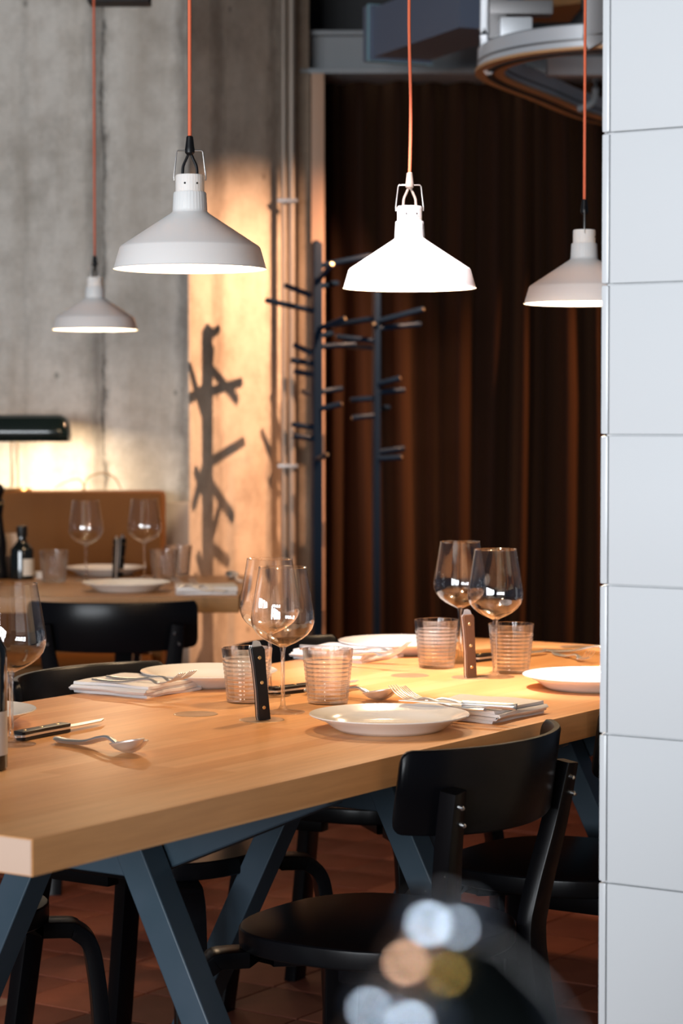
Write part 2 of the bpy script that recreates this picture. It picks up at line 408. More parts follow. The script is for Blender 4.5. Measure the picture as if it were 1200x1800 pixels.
# curtain with deep irregular folds
def curtain():
    xs0, xs1 = b_ - .01, 1.35; n = 420; zt = [0.02, .3, .8, 1.3, 1.8, 2.3, 2.47]
    vs = []; fs = []; ph = 0; prof = []
    rr = random.Random(3); x = xs0
    folds = []
    while x < xs1+.2:
        wd = rr.choice((.05, .07, .09, .12, .15))*rr.uniform(.9, 1.1); folds.append((x, wd, rr.uniform(.04, .12))); x += wd
    for k in range(n+1):
        x = xs0 + (xs1-xs0)*k/n
        for (fx, wd, am) in folds:
            if fx <= x < fx+wd:
                t = (x-fx)/wd; prof.append((x, am*(.5-.5*math.cos(2*PI*t))**.8)); break
    m_ = len(prof)
    for zi, z in enumerate(zt):
        for k, (x, d) in enumerate(prof):
            s = 1.0 + .10*math.sin(z*2.1+x*9)
            vs.append((x+.010*math.sin(z*1.7+x*7), 8.50-d*s+.008*math.sin(x*31+z*3), z))
    for zi in range(len(zt)-1):
        for k in range(m_-1): fs.append((zi*m_+k, zi*m_+k+1, (zi+1)*m_+k+1, (zi+1)*m_+k))
    q = MB(); q.add(vs, fs); o = q.build('curtain', M['velvet'], sharp=80, normals=False)
    md = o.modifiers.new('thickness', 'SOLIDIFY'); md.thickness = .004
    return tag(o, 'dark brown velvet curtain hanging in deep vertical folds', 'curtain')
curtain()
# curtain rail carries it
bm_ = empty('steel_beam', (0, 8.28, 0), 0, 'grey painted steel beam above the curtain', 'beam')
zb = CZ + (737-128)/F*8.2; zt_ = CZ + (737-57)/F*8.2
q = MB(); q.box((-.12, -.008+.05, zb+.01), (3.1, .002+.05, zt_)); q.build('web', M['beam'], bm_)
q = MB(); q.box((-.15, -.06, zb-.008), (3.1, .30, zb+.010), .003); q.build('lower_flange', M['beam'], bm_)
q = MB(); q.box((-.12, -.0, zt_-.006), (3.1, .30, zt_+.010), .003); q.build('upper_flange', M['beam'], bm_)
q = MB(); q.box((-.155, -.02, zt_), (-.125, .3, 3.2), .003); q.build('hanger', M['beam'], bm_)

# blue-grey duct
du = empty('ventilation_duct', (0, 0, 0), 0, 'blue grey rectangular duct slanting towards the room above the beam', 'duct')
p0 = atY(697, 66, 7.7); p1 = atY(860, 8, 7.05)
q = MB(); q.sweep([p0, p1], [(.10, -.075), (.10, .085), (-.10, .085), (-.10, -.075)]); q.build('duct_body', M['duct'], du)
dr = (p1-p0).normalized()
q = MB(); q.sweep([p0-dr*.02, p0+dr*.035], [(.112, -.085), (.112, .095), (-.112, .095), (-.112, -.085)]); q.build('flange', M['duct'], du)
q = MB(); q.sweep([p0+dr*.02, p0+dr*.032], [(.116, -.088), (.116, .098), (-.116, .098), (-.116, -.088)]); q.build('edge_strip', M['duct_trim'], du)
q = MB(); pm = p0.lerp(p1, .7); q.box((pm.x-.006, pm.y-.006, pm.z+.08), (pm.x+.006, pm.y+.006, 3.2)); q.build('hanger_rod', M['duct'], du)
# dark fixture top left
q = MB(); fa = atY(156, 4, 6.9); fb = atY(264, 4, 6.9); q.box((fa.x, 6.85, fa.z-.006), (fb.x, 6.95, fa.z+.06), .004); 
fx = q.build('ceiling_fixture', M['dark']); tag(fx, 'black box fixture at the top left above the small lamp', 'light fixture')
q = MB(); q.box(((fa.x+fb.x)/2-.01, 6.89, fa.z+.06), ((fa.x+fb.x)/2+.01, 6.91, 3.2)); q.build('stem', M['dark'], fx)

# overhead aluminium track
tk = empty('overhead_track', (0, 0, 0), 0, 'curved aluminium overhead conveyor track with brackets at top right', 'track')
h = CZ + 1.0
path = smooth([(1.5, 6.22, h), (.95, 6.2, h), (.72, 6.25, h), (.56, 6.34, h), (.46, 6.48, h), (.425, 6.66, h), (.47, 6.86, h), (.62, 7.2, h), (.87, 7.75, h), (1.25, 8.15, h)], 8)
q = MB(); q.sweep(path, [(.034, .0), (.034, .060), (.026, .066), (-.026, .066), (-.034, .060), (-.034, .0)]); q.build('rail', M['aluminium'], tk)
q = MB(); q.sweep([p+Vector((0, 0, -.006)) for p in path], [(.042, 0), (.042, .008), (-.042, .008), (-.042, 0)]); q.build('rail_lip', M['rail_under_bounce'], tk)
q = MB(); q.sweep([p+Vector((0, 0, .018)) for p in path], [(.0365, 0), (.0365, .006), (-.0365, .006), (-.0365, 0)]); q.build('groove_strip', M['aluminium_dark'], tk)
q = MB(); q.sweep([p+Vector((0, 0, -.010)) for p in path], [(.010, 0), (.010, .006), (-.010, .006), (-.010, 0)]); q.build('slot_strip', M['dark'], tk)
def rib(name, pts, sec, m): q = MB(); q.sweep(pts, sec); return q.build(name, m, tk)
bk = [atY(853, 0, 6.6)+Vector((0, 0, .9)), atY(853, 0, 6.6), atY(853, 60, 6.6), atY(856, 100, 6.62), atY(866, 118, 6.64)]
rib('bracket', smooth(bk, 4), rrect(.012, .03, .004), M['aluminium'])
bk = [atY(872, 0, 6.6)+Vector((0, 0, .9)), atY(872, 20, 6.6), atY(874, 70, 6.6), atY(880, 98, 6.6)]
rib('bracket', smooth(bk, 4), rrect(.016, .03, .004), M['aluminium_dark'])
bk = [atY(1046, 0, 6.2)+Vector((0, 0, .9)), atY(1046, 0, 6.2), atY(1044, 60, 6.2), atY(1050, 78, 6.2)]
rib('bracket', smooth(bk, 4), rrect(.014, .03, .004), M['aluminium_dark'])
p = atY(906, 50, 6.55)
q = MB(); q.box((p.x-.045, p.y-.03, p.z-.028), (p.x+.045, p.y+.04, p.z+.028), .006); q.build('drive_housing', M['aluminium'], tk)
p = atY(915, 14, 6.6)
q = MB(); q.box((p.x-.09, p.y-.02, p.z-.02), (p.x+.09, p.y+.05, p.z+.02), .004); q.build('cross_bar', M['aluminium_dark'], tk)
p = atY(892, 92, 6.45)
q = MB(); q.M = Matrix.Translation(p) @ Matrix.Rotation(PI/2, 4, 'X'); q.lathe([(0, -.02), (.012, -.02), (.014, -.01), (.014, .02), (.006, .024), (0, .024)], 16); q.build('roller', M['aluminium_dark'], tk)
p = atY(1010, 118, 7.0)
q = MB(); q.box((p.x-.085, p.y-.03, p.z-.028), (p.x+.10, p.y+.03, p.z+.028), .006); q.build('cross_plate', M['beam_light'], tk)
p = atY(1046, 165, 7.3)
q = MB(); q.tube(smooth([p+Vector((0, 0, .10)), p+Vector((0, 0, .0)), p+Vector((-.012, 0, -.03)), p+Vector((-.05, .02, -.045))], 5), .012, 10); q.build('hook_arm', M['beam'], tk)
ls = empty('track_spotlight', (.72, 7.42, 2.42), 0, 'dark spotlight head inside the curved overhead track at top right', 'spotlight')
sd = (Vector((-.33, 8.0, 1.16)) - Vector((.72, 7.42, 2.42))).normalized()
q = MB(); q.M = sd.to_track_quat('Z', 'Y').to_matrix().to_4x4(); q.lathe([(0, -.12), (.028, -.12), (.036, -.11), (.038, -.002), (.034, -.002), (.030, -.03), (0, -.03)], 24); q.build('head', M['dark'], ls)
q = MB(); q.tube([(-sd.x*.08, -sd.y*.08, -sd.z*.08+.03), (-sd.x*.08, -sd.y*.08, .73)], .006, 8); q.build('stem', M['dark'], ls)
# brown panel behind the track (ceiling soffit)
pa = atY(930, 0, 7.9)
q = MB(); q.prism([(pa.x, 7.93), (2.2, 6.9), (2.2, 8.2), (pa.x-.1, 8.2)], 2.62, 2.66); o = q.build('trim_6', mat('soffit_board', (.30, .15, .05), .7)); o['kind'] = 'structure'

# ------------------------------------------------------------------ coat racks
def coat_rack(x, Y, top, label, seed, pegs):
    pw = .0155 if seed == 1 else .011
    p = Vector(((x-600)/F*Y, Y, 0)); o = empty('coat_rack', p, 0, label, 'coat rack', 'black tree coat racks by the curtain')
    q = MB(); q.box((-pw, -pw, .02), (pw, pw, top), .003); po = q.build('pole', M['rack'], o); po.rotation_euler.z = R(28)
    q = MB(); q.lathe([(0, 0), (.15, 0), (.155, .006), (.15, .014), (.03, .02), (0, .02)], 32); q.build('base', M['rack'], o)
    q = MB(); q.lathe([(0, top), (.012, top), (.0125, top+.004), (.009, top+.007), (0, top+.008)], 12); q.build('cap', M['rack'], o)
    for (z, az, ln_, el) in pegs:
        d = Vector((math.cos(R(az))*math.cos(R(el)), math.sin(R(az))*math.cos(R(el)), math.sin(R(el))))
        q = MB(); q.tube([d*.008, d*ln_*.5, d*(ln_-.004), d*ln_], .0095, 12, scale=[(1, 1), (1, 1), (.98, .98), (.8, .8)])
        pg = q.build('peg', M['rack'], o); pg.location = (0, 0, z)
        q = MB(); q.M = Matrix.Translation(d*ln_) @ d.to_track_quat('Z', 'Y').to_matrix().to_4x4(); q.lathe([(0, .001), (.005, .001), (.0055, 0)], 10); q.build('end_cap', M['brass_dull'], pg)
    return o
zz = lambda y, Y=7.7: CZ + (737-y)/F*Y
coat_rack(556, 7.7, zz(428), 'front black coat rack with short pegs, left of the curtain', 1, [
    (zz(548), 188, .175, 12), (zz(524), 150, .13, 20), (zz(498), -60, .12, 28), (zz(470), 12, .19, 12), (zz(505), 60, .14, 8),
    (zz(625), 170, .085, 25), (zz(640), 195, .09, 8), (zz(660), 160, .08, 10), (zz(580), -40, .13, 15), (zz(610), 20, .14, 4), (zz(592), 70, .15, 6),
    (zz(720), -15, .09, 12), (zz(690), 30, .10, 8), (zz(752), 190, .085, 8), (zz(772), 200, .085, 8), (zz(700), 120, .10, 14), (zz(808), -70, .11, 10), (zz(438), 80, .05, 10)])
coat_rack(661, 7.93, zz(505, 7.93), 'rear black coat rack standing before the curtain, half hidden in shadow', 2, [
    (zz(566, 7.93), -12, .17, 14), (zz(578, 7.93), 15, .16, 6), (zz(560, 7.93), 160, .17, -8), (zz(600, 7.93), 185, .14, 6), (zz(612, 7.93), 140, .13, 4), (zz(575, 7.93), -100, .05, 10),
    (zz(690, 7.93), 5, .10, 5), (zz(676, 7.93), -20, .09, 14), (zz(700, 7.93), 170, .09, -4), (zz(730, 7.93), 200, .09, -6), (zz(795, 7.93), 8, .10, 8), (zz(806, 7.93), -10, .09, 3), (zz(720, 7.93), 60, .09, 5)])

# ------------------------------------------------------------------ banquette and its lamp
bx1 = (287-600)/F*7.6
bq = empty('banquette', (-1.5, 7.4, 0), 0, 'mustard leather banquette with a high back along the concrete wall', 'banquette')
q = MB(); q.box((-1.6, .14, .40), (bx1+1.5, .32, .983), .022); q.build('backrest', M['leather'], bq)
q = MB(); q.box((-1.6, -.30, .32), (bx1+1.5-.03, .15, .455), .03); q.build('seat_cushion', M['leather'], bq)
q = MB(); q.box((-1.6, -.22, .0), (bx1+1.5-.04, .14, .32), .006); q.build('base', mat('banquette_base', (.10, .05, .025), .6), bq)
lx = atY(24, 800, 7.6).x
dl = empty('desk_lamp', (lx, 7.62, .983), 0, 'black wide-shaded table lamp glowing on top of the banquette', 'lamp')
q = MB(); q.lathe([(0, 0), (.055, 0), (.057, .004), (.055, .009), (.01, .012), (0, .012)], 28); q.build('base', M['brass'], dl)
for sx in (-.011, .011):
    q = MB(); q.tube([(sx, 0, .008), (sx, 0, .2)], .0022, 8); q.build('post', M['brass'], dl)
q = MB(); q.tube(smooth([(-.006, .004, .02), (-.003, .004, .08), (.002, .006, .12), (-.004, .004, .17)], 5), .0016, 6); q.build('wire', M['brass_dull'], dl)
zs0, zs1 = CZ + (737-776)/F*7.62 - .983, CZ + (737-729)/F*7.62 - .983
sh = MB(); half = .184
secs = []
for (k, f_) in enumerate((0, .25, .5, .75, 1)): pass
pl = []
for i in range(9):                                   # hollow rounded hood
    a = PI*i/8; pl.append((-.062*math.cos(a), zs0 + (zs1-zs0)*min(1, math.sin(a)*1.25)))
vs = []; fs = []
xs_ = [-half, -half+.004, -half+.014, -half+.032] + [-.1, 0, .1] + [half-.032, half-.014, half-.004, half]
sc_ = [.45, .72, .9, 1, 1, 1, 1, 1, .9, .72, .45]
for x, s_ in zip(xs_, sc_):
    for (y, z) in pl: vs.append((x, y*(.5+.5*s_), zs0+(z-zs0)*s_))
m_ = len(pl)
for i in range(len(xs_)-1):
    for k in range(m_-1): fs.append((i*m_+k, i*m_+k+1, (i+1)*m_+k+1, (i+1)*m_+k))
fs.append(tuple(range(m_))); fs.append(tuple((len(xs_)-1)*m_+k for k in range(m_-1, -1, -1)))
sh.add(vs, fs); o = sh.build('lamp_shade', mat('enamel_black_green', (.006, .012, .011), .15), dl, normals=True)
md = o.modifiers.new('t', 'SOLIDIFY'); md.thickness = .003
q = MB(); q.tube([(-.12, .0, zs0+.03), (.12, .0, zs0+.03)], .011, 12); q.build('tube_bulb', emis('lamp_tube_glow', (1, .74, .42), 14), dl)
light('AREA', 'desk_lamp_light', (lx, 7.66, .983+zs0+.012), 10.0, (1.0, .78, .52), target=(lx, 7.9, 1.05), shape='RECTANGLE', size=.26, size_y=.05)
# cable loops on the banquette top
q = MB(); L = lambda x, y: atY(x, y, 7.66)
q.tube(smooth([L(96, 858), L(118, 846), L(140, 843), L(150, 862)], 5), .0022, 6)
q.tube(smooth([L(146, 862), L(153, 842), L(170, 833), L(186, 832), L(203, 842), L(213, 860)], 6), .0025, 6)
o = q.build('cable', M['brass_dull']); tag(o, 'thin loose cable looping over the banquette top beside the lamp', 'cable')

# ------------------------------------------------------------------ tables
TZ = .74; TT = .044
A0 = atz(57, 1475, TZ); TW = .862; TL = 2.39
tab = empty('dining_table', (A0.x, A0.y, 0), GA, 'long solid beech dining table on dark blue trestles', 'table')
def T(a, p): return Vector((A0.x, A0.y, 0)) + D*a + N*p
q = MB(); q.box((0, 0, TZ-TT), (TL, TW, TZ), .0022); q.build('tabletop', M['table_wood'], tab)
q = MB(); q.box((-.0012, .0015, TZ-TT+.0015), (.004, TW-.0015, TZ-.0015), .0008); q.build('daylit_end_grain', mat('daylit_end_grain', (.58, .40, .30), .6), tab)  # end grain, made paler with window daylight put into its colour
def trestle(parent, a, Wd, zt, m, t=.51):
    tr_ = empty('trestle', (a, Wd/2, 0)); tr_.parent = parent
    zt = zt - .001
    for s in (1, -1):
        top = Vector((0, s*.040, zt-.006)); bot = Vector((0, s*(.040+t*zt), 0))
        q = MB()
        th = .026; wd = .0265
        # leg as a slanted plank in the cross plane
        vs = []
        for (y, z) in ((top.y-wd, zt), (top.y+wd, zt), (bot.y+wd, 0), (bot.y-wd, 0)):
            vs.append((y, z))
        off = -th if s > 0 else .0
        q.add([(-.055+ (0 if s < 0 else -.0), y, z) for y, z in vs] + [(-.005, y, z) for y, z in vs], [(0, 1, 2, 3), (7, 6, 5, 4), (0, 4, 5, 1), (1, 5, 6, 2), (2, 6, 7, 3), (3, 7, 4, 0)])
        if s > 0: q.v = [(x+.0001, y, z-.0001) for x, y, z in q.v]
        o = q.build('leg', m, tr_)
        bv = o.modifiers.new('b', 'BEVEL'); bv.width = .002; bv.segments = 2
    h_ = Wd/2
    poly = [(-h_+.03, zt), (-h_+.03, zt-.012), (-.075, zt-.15), (.075, zt-.15), (h_-.03, zt-.012), (h_-.03, zt)]
    q = MB(); q.add([(0, y, z) for y, z in poly] + [(.04, y, z) for y, z in poly],
        [tuple(range(6)), tuple(range(11, 5, -1))] + [(k, k+6, (k+1) % 6+6, (k+1) % 6) for k in range(6)])
    o = q.build('cross_beam', m, tr_); bv = o.modifiers.new('b', 'BEVEL'); bv.width = .002
    return tr_
for a in (.655, 1.335, 1.98): trestle(tab, a, TW, TZ-TT, M['trestle'])
# metal discs let into the top, some holding an upright knife
def disc(parent, loc):
    q = MB(); q.lathe([(0, .0006), (.006, .0006), (.0335, .0007), (.0350, .0009), (.0362, .0003), (.0362, -.004)], 36)
    o = q.build('inlay_disc', M['disc'], parent); o.location = loc; return o
M['disc'] = mat('inlay_disc_metal', (.50, .31, .17), .3, .35)
inv = tab.matrix_world
for (px, py) in ((344, 1255.5), (460, 1265.5), (720, 1187.5), (826, 1191), (1012, 1137)):
    p = atz(px, py, TZ); r_ = p - Vector((A0.x, A0.y, 0)); disc(tab, (r_.dot(D), r_.dot(N), TZ))
# second table
t2 = empty('dining_table', (-.277, 6.2, 0), 0, 'oak table in the background before the mustard banquette', 'table')
q = MB(); q.box((-1.9, 0, TZ-.042), (0, .88, TZ), .002); q.build('tabletop', M['table_wood2'], t2)
t2r = trestle(t2, -.31, .88, TZ-.042, M['black_paint']); trestle(t2, -1.6, .88, TZ-.042, M['black_paint'])
def on2(px, py): return atz(px, py, TZ)

# ------------------------------------------------------------------ chairs
def make_chair():
    c = empty('dining_chair', (0, 0, 0), 0, None, 'chair', 'black bentwood chairs at the long table')
    SH = .450; m = M['black_paint']
    # seat: rounded square, slightly wider in front (+y is the way it faces)
    poly = []
    for k in range(48):
        a = 2*PI*k/48; ca, sa = math.cos(a), math.sin(a); e = 2.6
        r = (abs(ca)**e + abs(sa)**e)**(-1/e)
        y = r*sa*.198; x = r*ca*(.198 + .010*(y/.2)); poly.append((x, y))
    q = MB(); q.prism(poly, SH-.032, SH, .006); q.build('seat', m, c)
    # bent front legs
    def legpts(sx, sy, inx, iny):
        return smooth([(sx*inx, sy*iny, SH-.045), (sx*(.165), sy*.165, SH-.045), (sx*.185, sy*.185, SH-.052), (sx*.199, sy*.199, SH-.072), (sx*.206, sy*.206, SH-.115), (sx*.212, sy*.212, .25), (sx*.220, sy*.222, 0)], 5)
    for sx in (-1, 1):
        q = MB(); q.sweep(legpts(sx, 1, .05, .05), rrect(.028, .013, .003, 2), up=(sx, 1, .0001)); 
        q.build('leg', m, c)
    for sx in (-1, 1):
        pts = smooth([(sx*.171, -.231, .695), (sx*.160, -.216, .60), (sx*.138, -.198, .49), (sx*.132, -.192, .42), (sx*.140, -.206, .30), (sx*.155, -.245, 0)], 5)
        sc = [(.62+.38*min(1, (i/len(pts))*2.2), 1) for i in range(len(pts))]
        q = MB(); q.sweep(pts, rrect(.026, .0135, .003, 2), up=(0, -1, 0), scale=sc); lg = q.build('leg', m, c)
        for (dx, z) in ((-.006, .672), (.006, .645)):
            q = MB(); q.M = Matrix.Translation((sx*.168+dx, -.2455 + (.672-z)*.16, z)) @ Matrix.Rotation(PI/2+.2, 4, 'X'); q.lathe([(0, .005), (.002, .005), (.0038, .003), (.004, -.004)], 10); q.build('screw', M['screw'], lg)
        # support of the rear leg under the seat
        q = MB(); q.box((sx*.132-.016, -.185, SH-.062), (sx*.132+.016, -.02, SH-.033), .004); q.build('seat_bracket', m, c)
    # curved backrest
    vs = []; fs = []; n = 24; zc0, zc1 = .622, .752; th = .013
    US = [-1, -.993, -.98, -.96, -.93] + [-.88 + 1.76*k/18 for k in range(19)] + [.93, .96, .98, .993, 1]; n = len(US)-1
    rows = []
    for k in range(n+1):
        u = math.sin(PI/2*(-1 + 2*k/n))*.35 + .65*(-1 + 2*k/n); u = US[k]
        x = .215*math.sin(u*1.05)/math.sin(1.05); y = -.256 + .092*(1-math.cos(u*1.05))/(1-math.cos(1.05))
        tx, ty = math.cos(u*1.05)*.2155/.867, .092/.502*math.sin(u*1.05); l = math.hypot(tx, ty); nx, ny = -ty/l, tx/l
        ed = max(0, abs(u)-.93)/.07; sh_ = .017*(1-math.sqrt(max(0, 1-ed*ed)))
        z0_, z1_ = zc0 + sh_ + .010*u*u, zc1 - sh_
        ring = []
        for (o_, z) in ((-1, z0_+.004), (-.6, z0_), (.6, z0_), (1, z0_+.004), (1, (z0_+z1_)/2), (1, z1_-.004), (.6, z1_), (-.6, z1_), (-1, z1_-.004), (-1, (z0_+z1_)/2)):
            lean = -(z-.70)*.14
            ring.append((x+nx*o_*th/2, y+ny*o_*th/2+lean, z))
        rows.append(ring)
    m_ = 10
    for r_ in rows: vs += r_
    for i in range(n):
        for k in range(m_): fs.append((i*m_+k, i*m_+(k+1) % m_, (i+1)*m_+(k+1) % m_, (i+1)*m_+k))
    fs.append(tuple(range(m_))); fs.append(tuple(n*m_+k for k in range(m_-1, -1, -1)))
    q = MB(); q.add(vs, fs); q.build('backrest', m, c, sharp=50)
    return c
chair = make_chair(); used = False
# near side chairs face +N (their backs to the camera side), far side chairs face -N
angN = math.atan2(N.y, N.x) - PI/2
for (a, p, face, lab, dr_) in (
        (.972, .145, 1, 'black chair in the foreground with its curved back to the camera', .0),
        (1.59, .145, 1, 'black chair half hidden behind the white tiled pillar', 0),
        (1.325, TW-.035, -1, 'black chair across the table behind the folded napkin on the left', 0),
        (1.985, TW-.035, -1, 'black chair across the table in front of the curtain', R(6)),
        (.66, TW-.035, -1, 'black chair at the far side of which only legs show at bottom left', 0)):
    o = put(chair, used, T(a, p), angN + (0 if face > 0 else PI) + dr_, lab); used = True
o = put(chair, True, (-.598, 6.12, 0), R(2), 'black chair with its back to us at the background oak table', 'black bentwood chair at the oak table')

# ------------------------------------------------------------------ tableware
def make_plate():
    r = .1235
    prof = [(0, .0045), (.078, .0045), (.085, .0065), (.092, .013), (.1, .0185), (.120, .0245), (r, .0262), (r+.0006, .0250), (r-.002, .0232), (.102, .0160), (.088, .0060), (.078, .0), (.074, .0), (.072, .0022), (0, .0022)]
    q = MB(); q.lathe(prof, 72); o = q.build('plate', M['porcelain'], sharp=60); return tag(o, None, 'plate', 'white rimmed dinner plates')
plate = make_plate()
plates = [(684, 1283, 'white plate at the front edge of the table, before the napkin'), (367, 1203, 'white plate behind the folded napkin with forks on the left'),
          (700, 1147, 'white plate at the far edge of the table by the curtain'), (1040, 1210, 'brightly lit white plate at the right beside the tiled pillar')]
for i, (px, py, lab) in enumerate(plates):
    put(plate, i > 0, atz(px, py, TZ), 0, lab)
put(plate, True, T(.68, .745)+Vector((0, 0, TZ)), 0, 'white plate cut off by the left edge of the photo')
for (px, py, lab) in ((222, 1039, 'nearer white plate on the oak background table'), (185, 1011, 'farther white plate on the oak background table')):
    put(plate, True, on2(px, py), 0, lab)
def make_wine():
    g = empty('wine_glass', (0, 0, 0), 0, None, 'wine glass', 'stemmed wine glasses on the long table')
    H = .238
    out = [(.0392, .238), (.0425, .218), (.0458, .198), (.0488, .180), (.0512, .166), (.0522, .156), (.0515, .147), (.0480, .137), (.0410, .128), (.0310, .120), (.0200, .1140), (.0110, .1100), (.006, .1075)]
    q = MB(); q.lathe([(0, .1115), (.006, .1115), (.012, .1125)][:0] + [(r, z) for r, z in reversed(out)], 64)
    for k in range(1): q.lathe([(.0392, .2374), (.0399, .2384), (.0392, .2392), (.0385, .2384), (.0392, .2374)], 64)
    q.build('bowl', M['glass'], g, sharp=60)
    q = MB(); q.lathe([(0, .0022), (.030, .0008), (.036, .0003), (.0365, .0008), (.034, .0016), (.018, .003), (.008, .006), (.0045, .012), (.0034, .025), (.0032, .08), (.0037, .098), (.0050, .105), (.0064, .1085), (.010, .1105), (.006, .1125), (0, .1115)], 40)
    q.build('stem', M['solid_glass'], g, sharp=60)
    return g
wine = make_wine()
for i, (px, py, lab) in enumerate([
        (497, 1252, 'front wine glass of the left pair, behind the upright black knife'), (474, 1223, 'rear wine glass of the left pair, partly behind the front one'),
        (870, 1190, 'front wine glass of the right pair before the curtain'), (808, 1164, 'rear wine glass of the right pair before the curtain'),
        (20, 1309, 'wine glass near the left edge of the photo beside the bottle')]):
    put(wine, i > 0, atz(px, py, TZ), i*.7, lab)
for (px, py, lab) in ((151, 1021, 'left wine glass on the oak background table'), (254, 1016, 'right wine glass on the oak background table')):
    put(wine, True, on2(px, py), 0, lab, 'stemmed wine glasses on the oak table')
def make_tumbler():
    H = .0935
    def rb(z): return .0335 + (.0432-.0335)*(z/H)
    prof = [(0, 0), (.028, 0), (.0325, .0012)]
    nz = 64
    for k in range(1, nz+1):
        z = H*k/nz
        prof.append((rb(z), z))
    prof.append((rb(H)-.0011, H+.0004))
    for k in range(24):
        z = H - (H-.010)*k/23; prof.append((rb(z)-.0026, z))
    prof += [(.024, .0080), (0, .0078)]
    def rmod(r, z, a, i):
        if 3 <= i < 3+nz and .004 < z < .074:
            ring = abs(math.sin(PI*(z-.004)/.0072))
            col = abs(math.sin(a*12))
            return r + .0011*ring - .0008 + .0005*col
        return r
    q = MB(); q.lathe(prof, 72, rmod); o = q.build('tumbler', M['tumbler_glass'], sharp=60)
    return tag(o, None, 'tumbler', 'ribbed water tumblers')
tumb = make_tumbler()
for i, (px, py, lab) in enumerate([
        (576, 1237, 'ribbed tumbler right of the left pair of wine glasses, near the front plate'), (434, 1235, 'ribbed tumbler behind the upright black knife'),
        (767, 1174, 'ribbed tumbler left of the right pair of wine glasses'), (898, 1183, 'ribbed tumbler right of the right pair of wine glasses'),
        (-33, 1292, 'tumbler cut off at the left edge behind the dark bottle')]):
    put(tumb, i > 0, atz(px, py, TZ), i*.31, lab)
for (px, py, lab) in ((95, 1023, 'ribbed tumbler beside the small dark bottle in the background'), (289, 1021, 'ribbed tumbler by the napkin on the oak background table'), (313, 1012, 'rearmost ribbed tumbler on the oak background table')):
    put(tumb, True, on2(px, py), 0, lab)

# --- cutlery (local +x from handle end to tip)
def strip(pts, ws, th, m, name, parent=None):
    """pts: (x, z) centre line, ws: half widths"""
    n = len(pts); vs = []; fs = []
    P3 = smooth([(x, 0, z) for x, z in pts], 4); Wd = smooth([(w_, 0, 0) for w_ in ws], 4)
    q = MB(); sec = [(math.cos(a), math.sin(a)) for a in [2*PI*k/10 for k in range(10)]]
    q.sweep(P3, [(c_*1.0, s_*1.0) for c_, s_ in sec], scale=[(max(1e-4, w_.x), th) for w_ in Wd]); return q.build(name, m, parent, sharp=60)
def make_fork():
    f = empty('fork', (0, 0, 0), 0, None, 'fork', 'steel forks on the long table')
    strip([(0, .003), (.03, .002), (.07, .003), (.11, .009), (.128, .010), (.142, .006), (.152, .006)], [.004, .009, .0065, .0035, .0032, .008, .012], .0024, M['steel'], 'handle', f)
    for k in range(4):
        y = -.0095 + k*.0063
        q = MB(); q.sweep(smooth([(.150, y*.95, .006), (.165, y, .008), (.182, y, .015), (.197, y*.95, .026)], 4), rrect(.0014, .001, .0004, 1), scale=[(1-.5*i/12, 1-.4*i/12) for i in range(13)])
        q.build('tine', M['steel'], f)
    return f
fork = make_fork()
def make_spoon():
    f = empty('spoon', (0, 0, 0), 0, None, 'spoon', 'steel spoons on the long table')
    strip([(0, .004), (.008, .0035), (.03, .003), (.07, .006), (.10, .014), (.120, .017), (.134, .0125), (.140, .010)], [.004, .0095, .0085, .006, .0042, .0036, .0036, .004], .0028, M['steel'], 'handle', f)
    vs = []; fs = []; nu, nv = 12, 16
    for i in range(nu+1):
        rr_ = i/nu
        for k in range(nv):
            a = 2*PI*k/nv; ca, sa = math.cos(a), math.sin(a)
            x = .166 + rr_*.031*ca; y = rr_*(.0215 - .003*ca)*sa
            vs.append((x, y, .0020 + .0145*rr_**2.2 + (x-.14)*.20 - .006))
    for i in range(nu):
        for k in range(nv): fs.append((i*nv+k, i*nv+(k+1) % nv, (i+1)*nv+(k+1) % nv, (i+1)*nv+k))
    q = MB(); q.add(vs, fs); o = q.build('bowl', M['steel'], f, normals=False, sharp=80); md = o.modifiers.new('t', 'SOLIDIFY'); md.thickness = .0014
    return f
spoon = make_spoon()
def make_knife(handle_mat, nm, cat, grp):
    k_ = empty(nm, (0, 0, 0), 0, None, cat, grp)
    hp = [(0, -.0095), (.004, -.0125), (.03, -.0105), (.07, -.0095), (.112, -.011), (.118, -.010), (.118, .010), (.07, .0095), (.03, .010), (.006, .0105), (0, .007)]
    for s_, nm2 in ((-1, 'handle_scale'), (1, 'handle_scale')):
        q = MB(); q.prism(hp, min(s_*.0016, s_*.0072), max(s_*.0016, s_*.0072), .0018); q.build(nm2, handle_mat, k_)
    q = MB(); q.prism([(x-.0004 if x < .01 else x, y*1.02) for x, y in hp], -.0016, .0016)
    q.prism([(-.009, -.006), (-.0095, .0), (-.007, .005), (.004, .009), (.004, -.010)], -.0014, .0014); q.build('tang', M['steel'], k_)
    for x in (.018, .058, .098):
        q = MB(); q.M = Matrix.Translation((x, 0, 0)); q.lathe([(0, .0078), (.0025, .0077), (.003, .0072), (.003, -.0072), (.0025, -.0077), (0, -.0078)], 12); q.build('rivet', M['brass'], k_)
    q = MB(); bl = [(.118, -.0085), (.16, -.0095), (.20, -.007), (.222, .004), (.228, .0085), (.17, .0085), (.118, .0085)]
    q.prism(bl, -.0009, .0009); q.build('blade', M['steel'], k_)
    return k_
bknife = make_knife(M['black_plastic'], 'steak_knife', 'knife', 'black-handled steak knives')
wknife = make_knife(M['knife_wood'], 'steak_knife', 'knife', 'wood-handled steak knives')
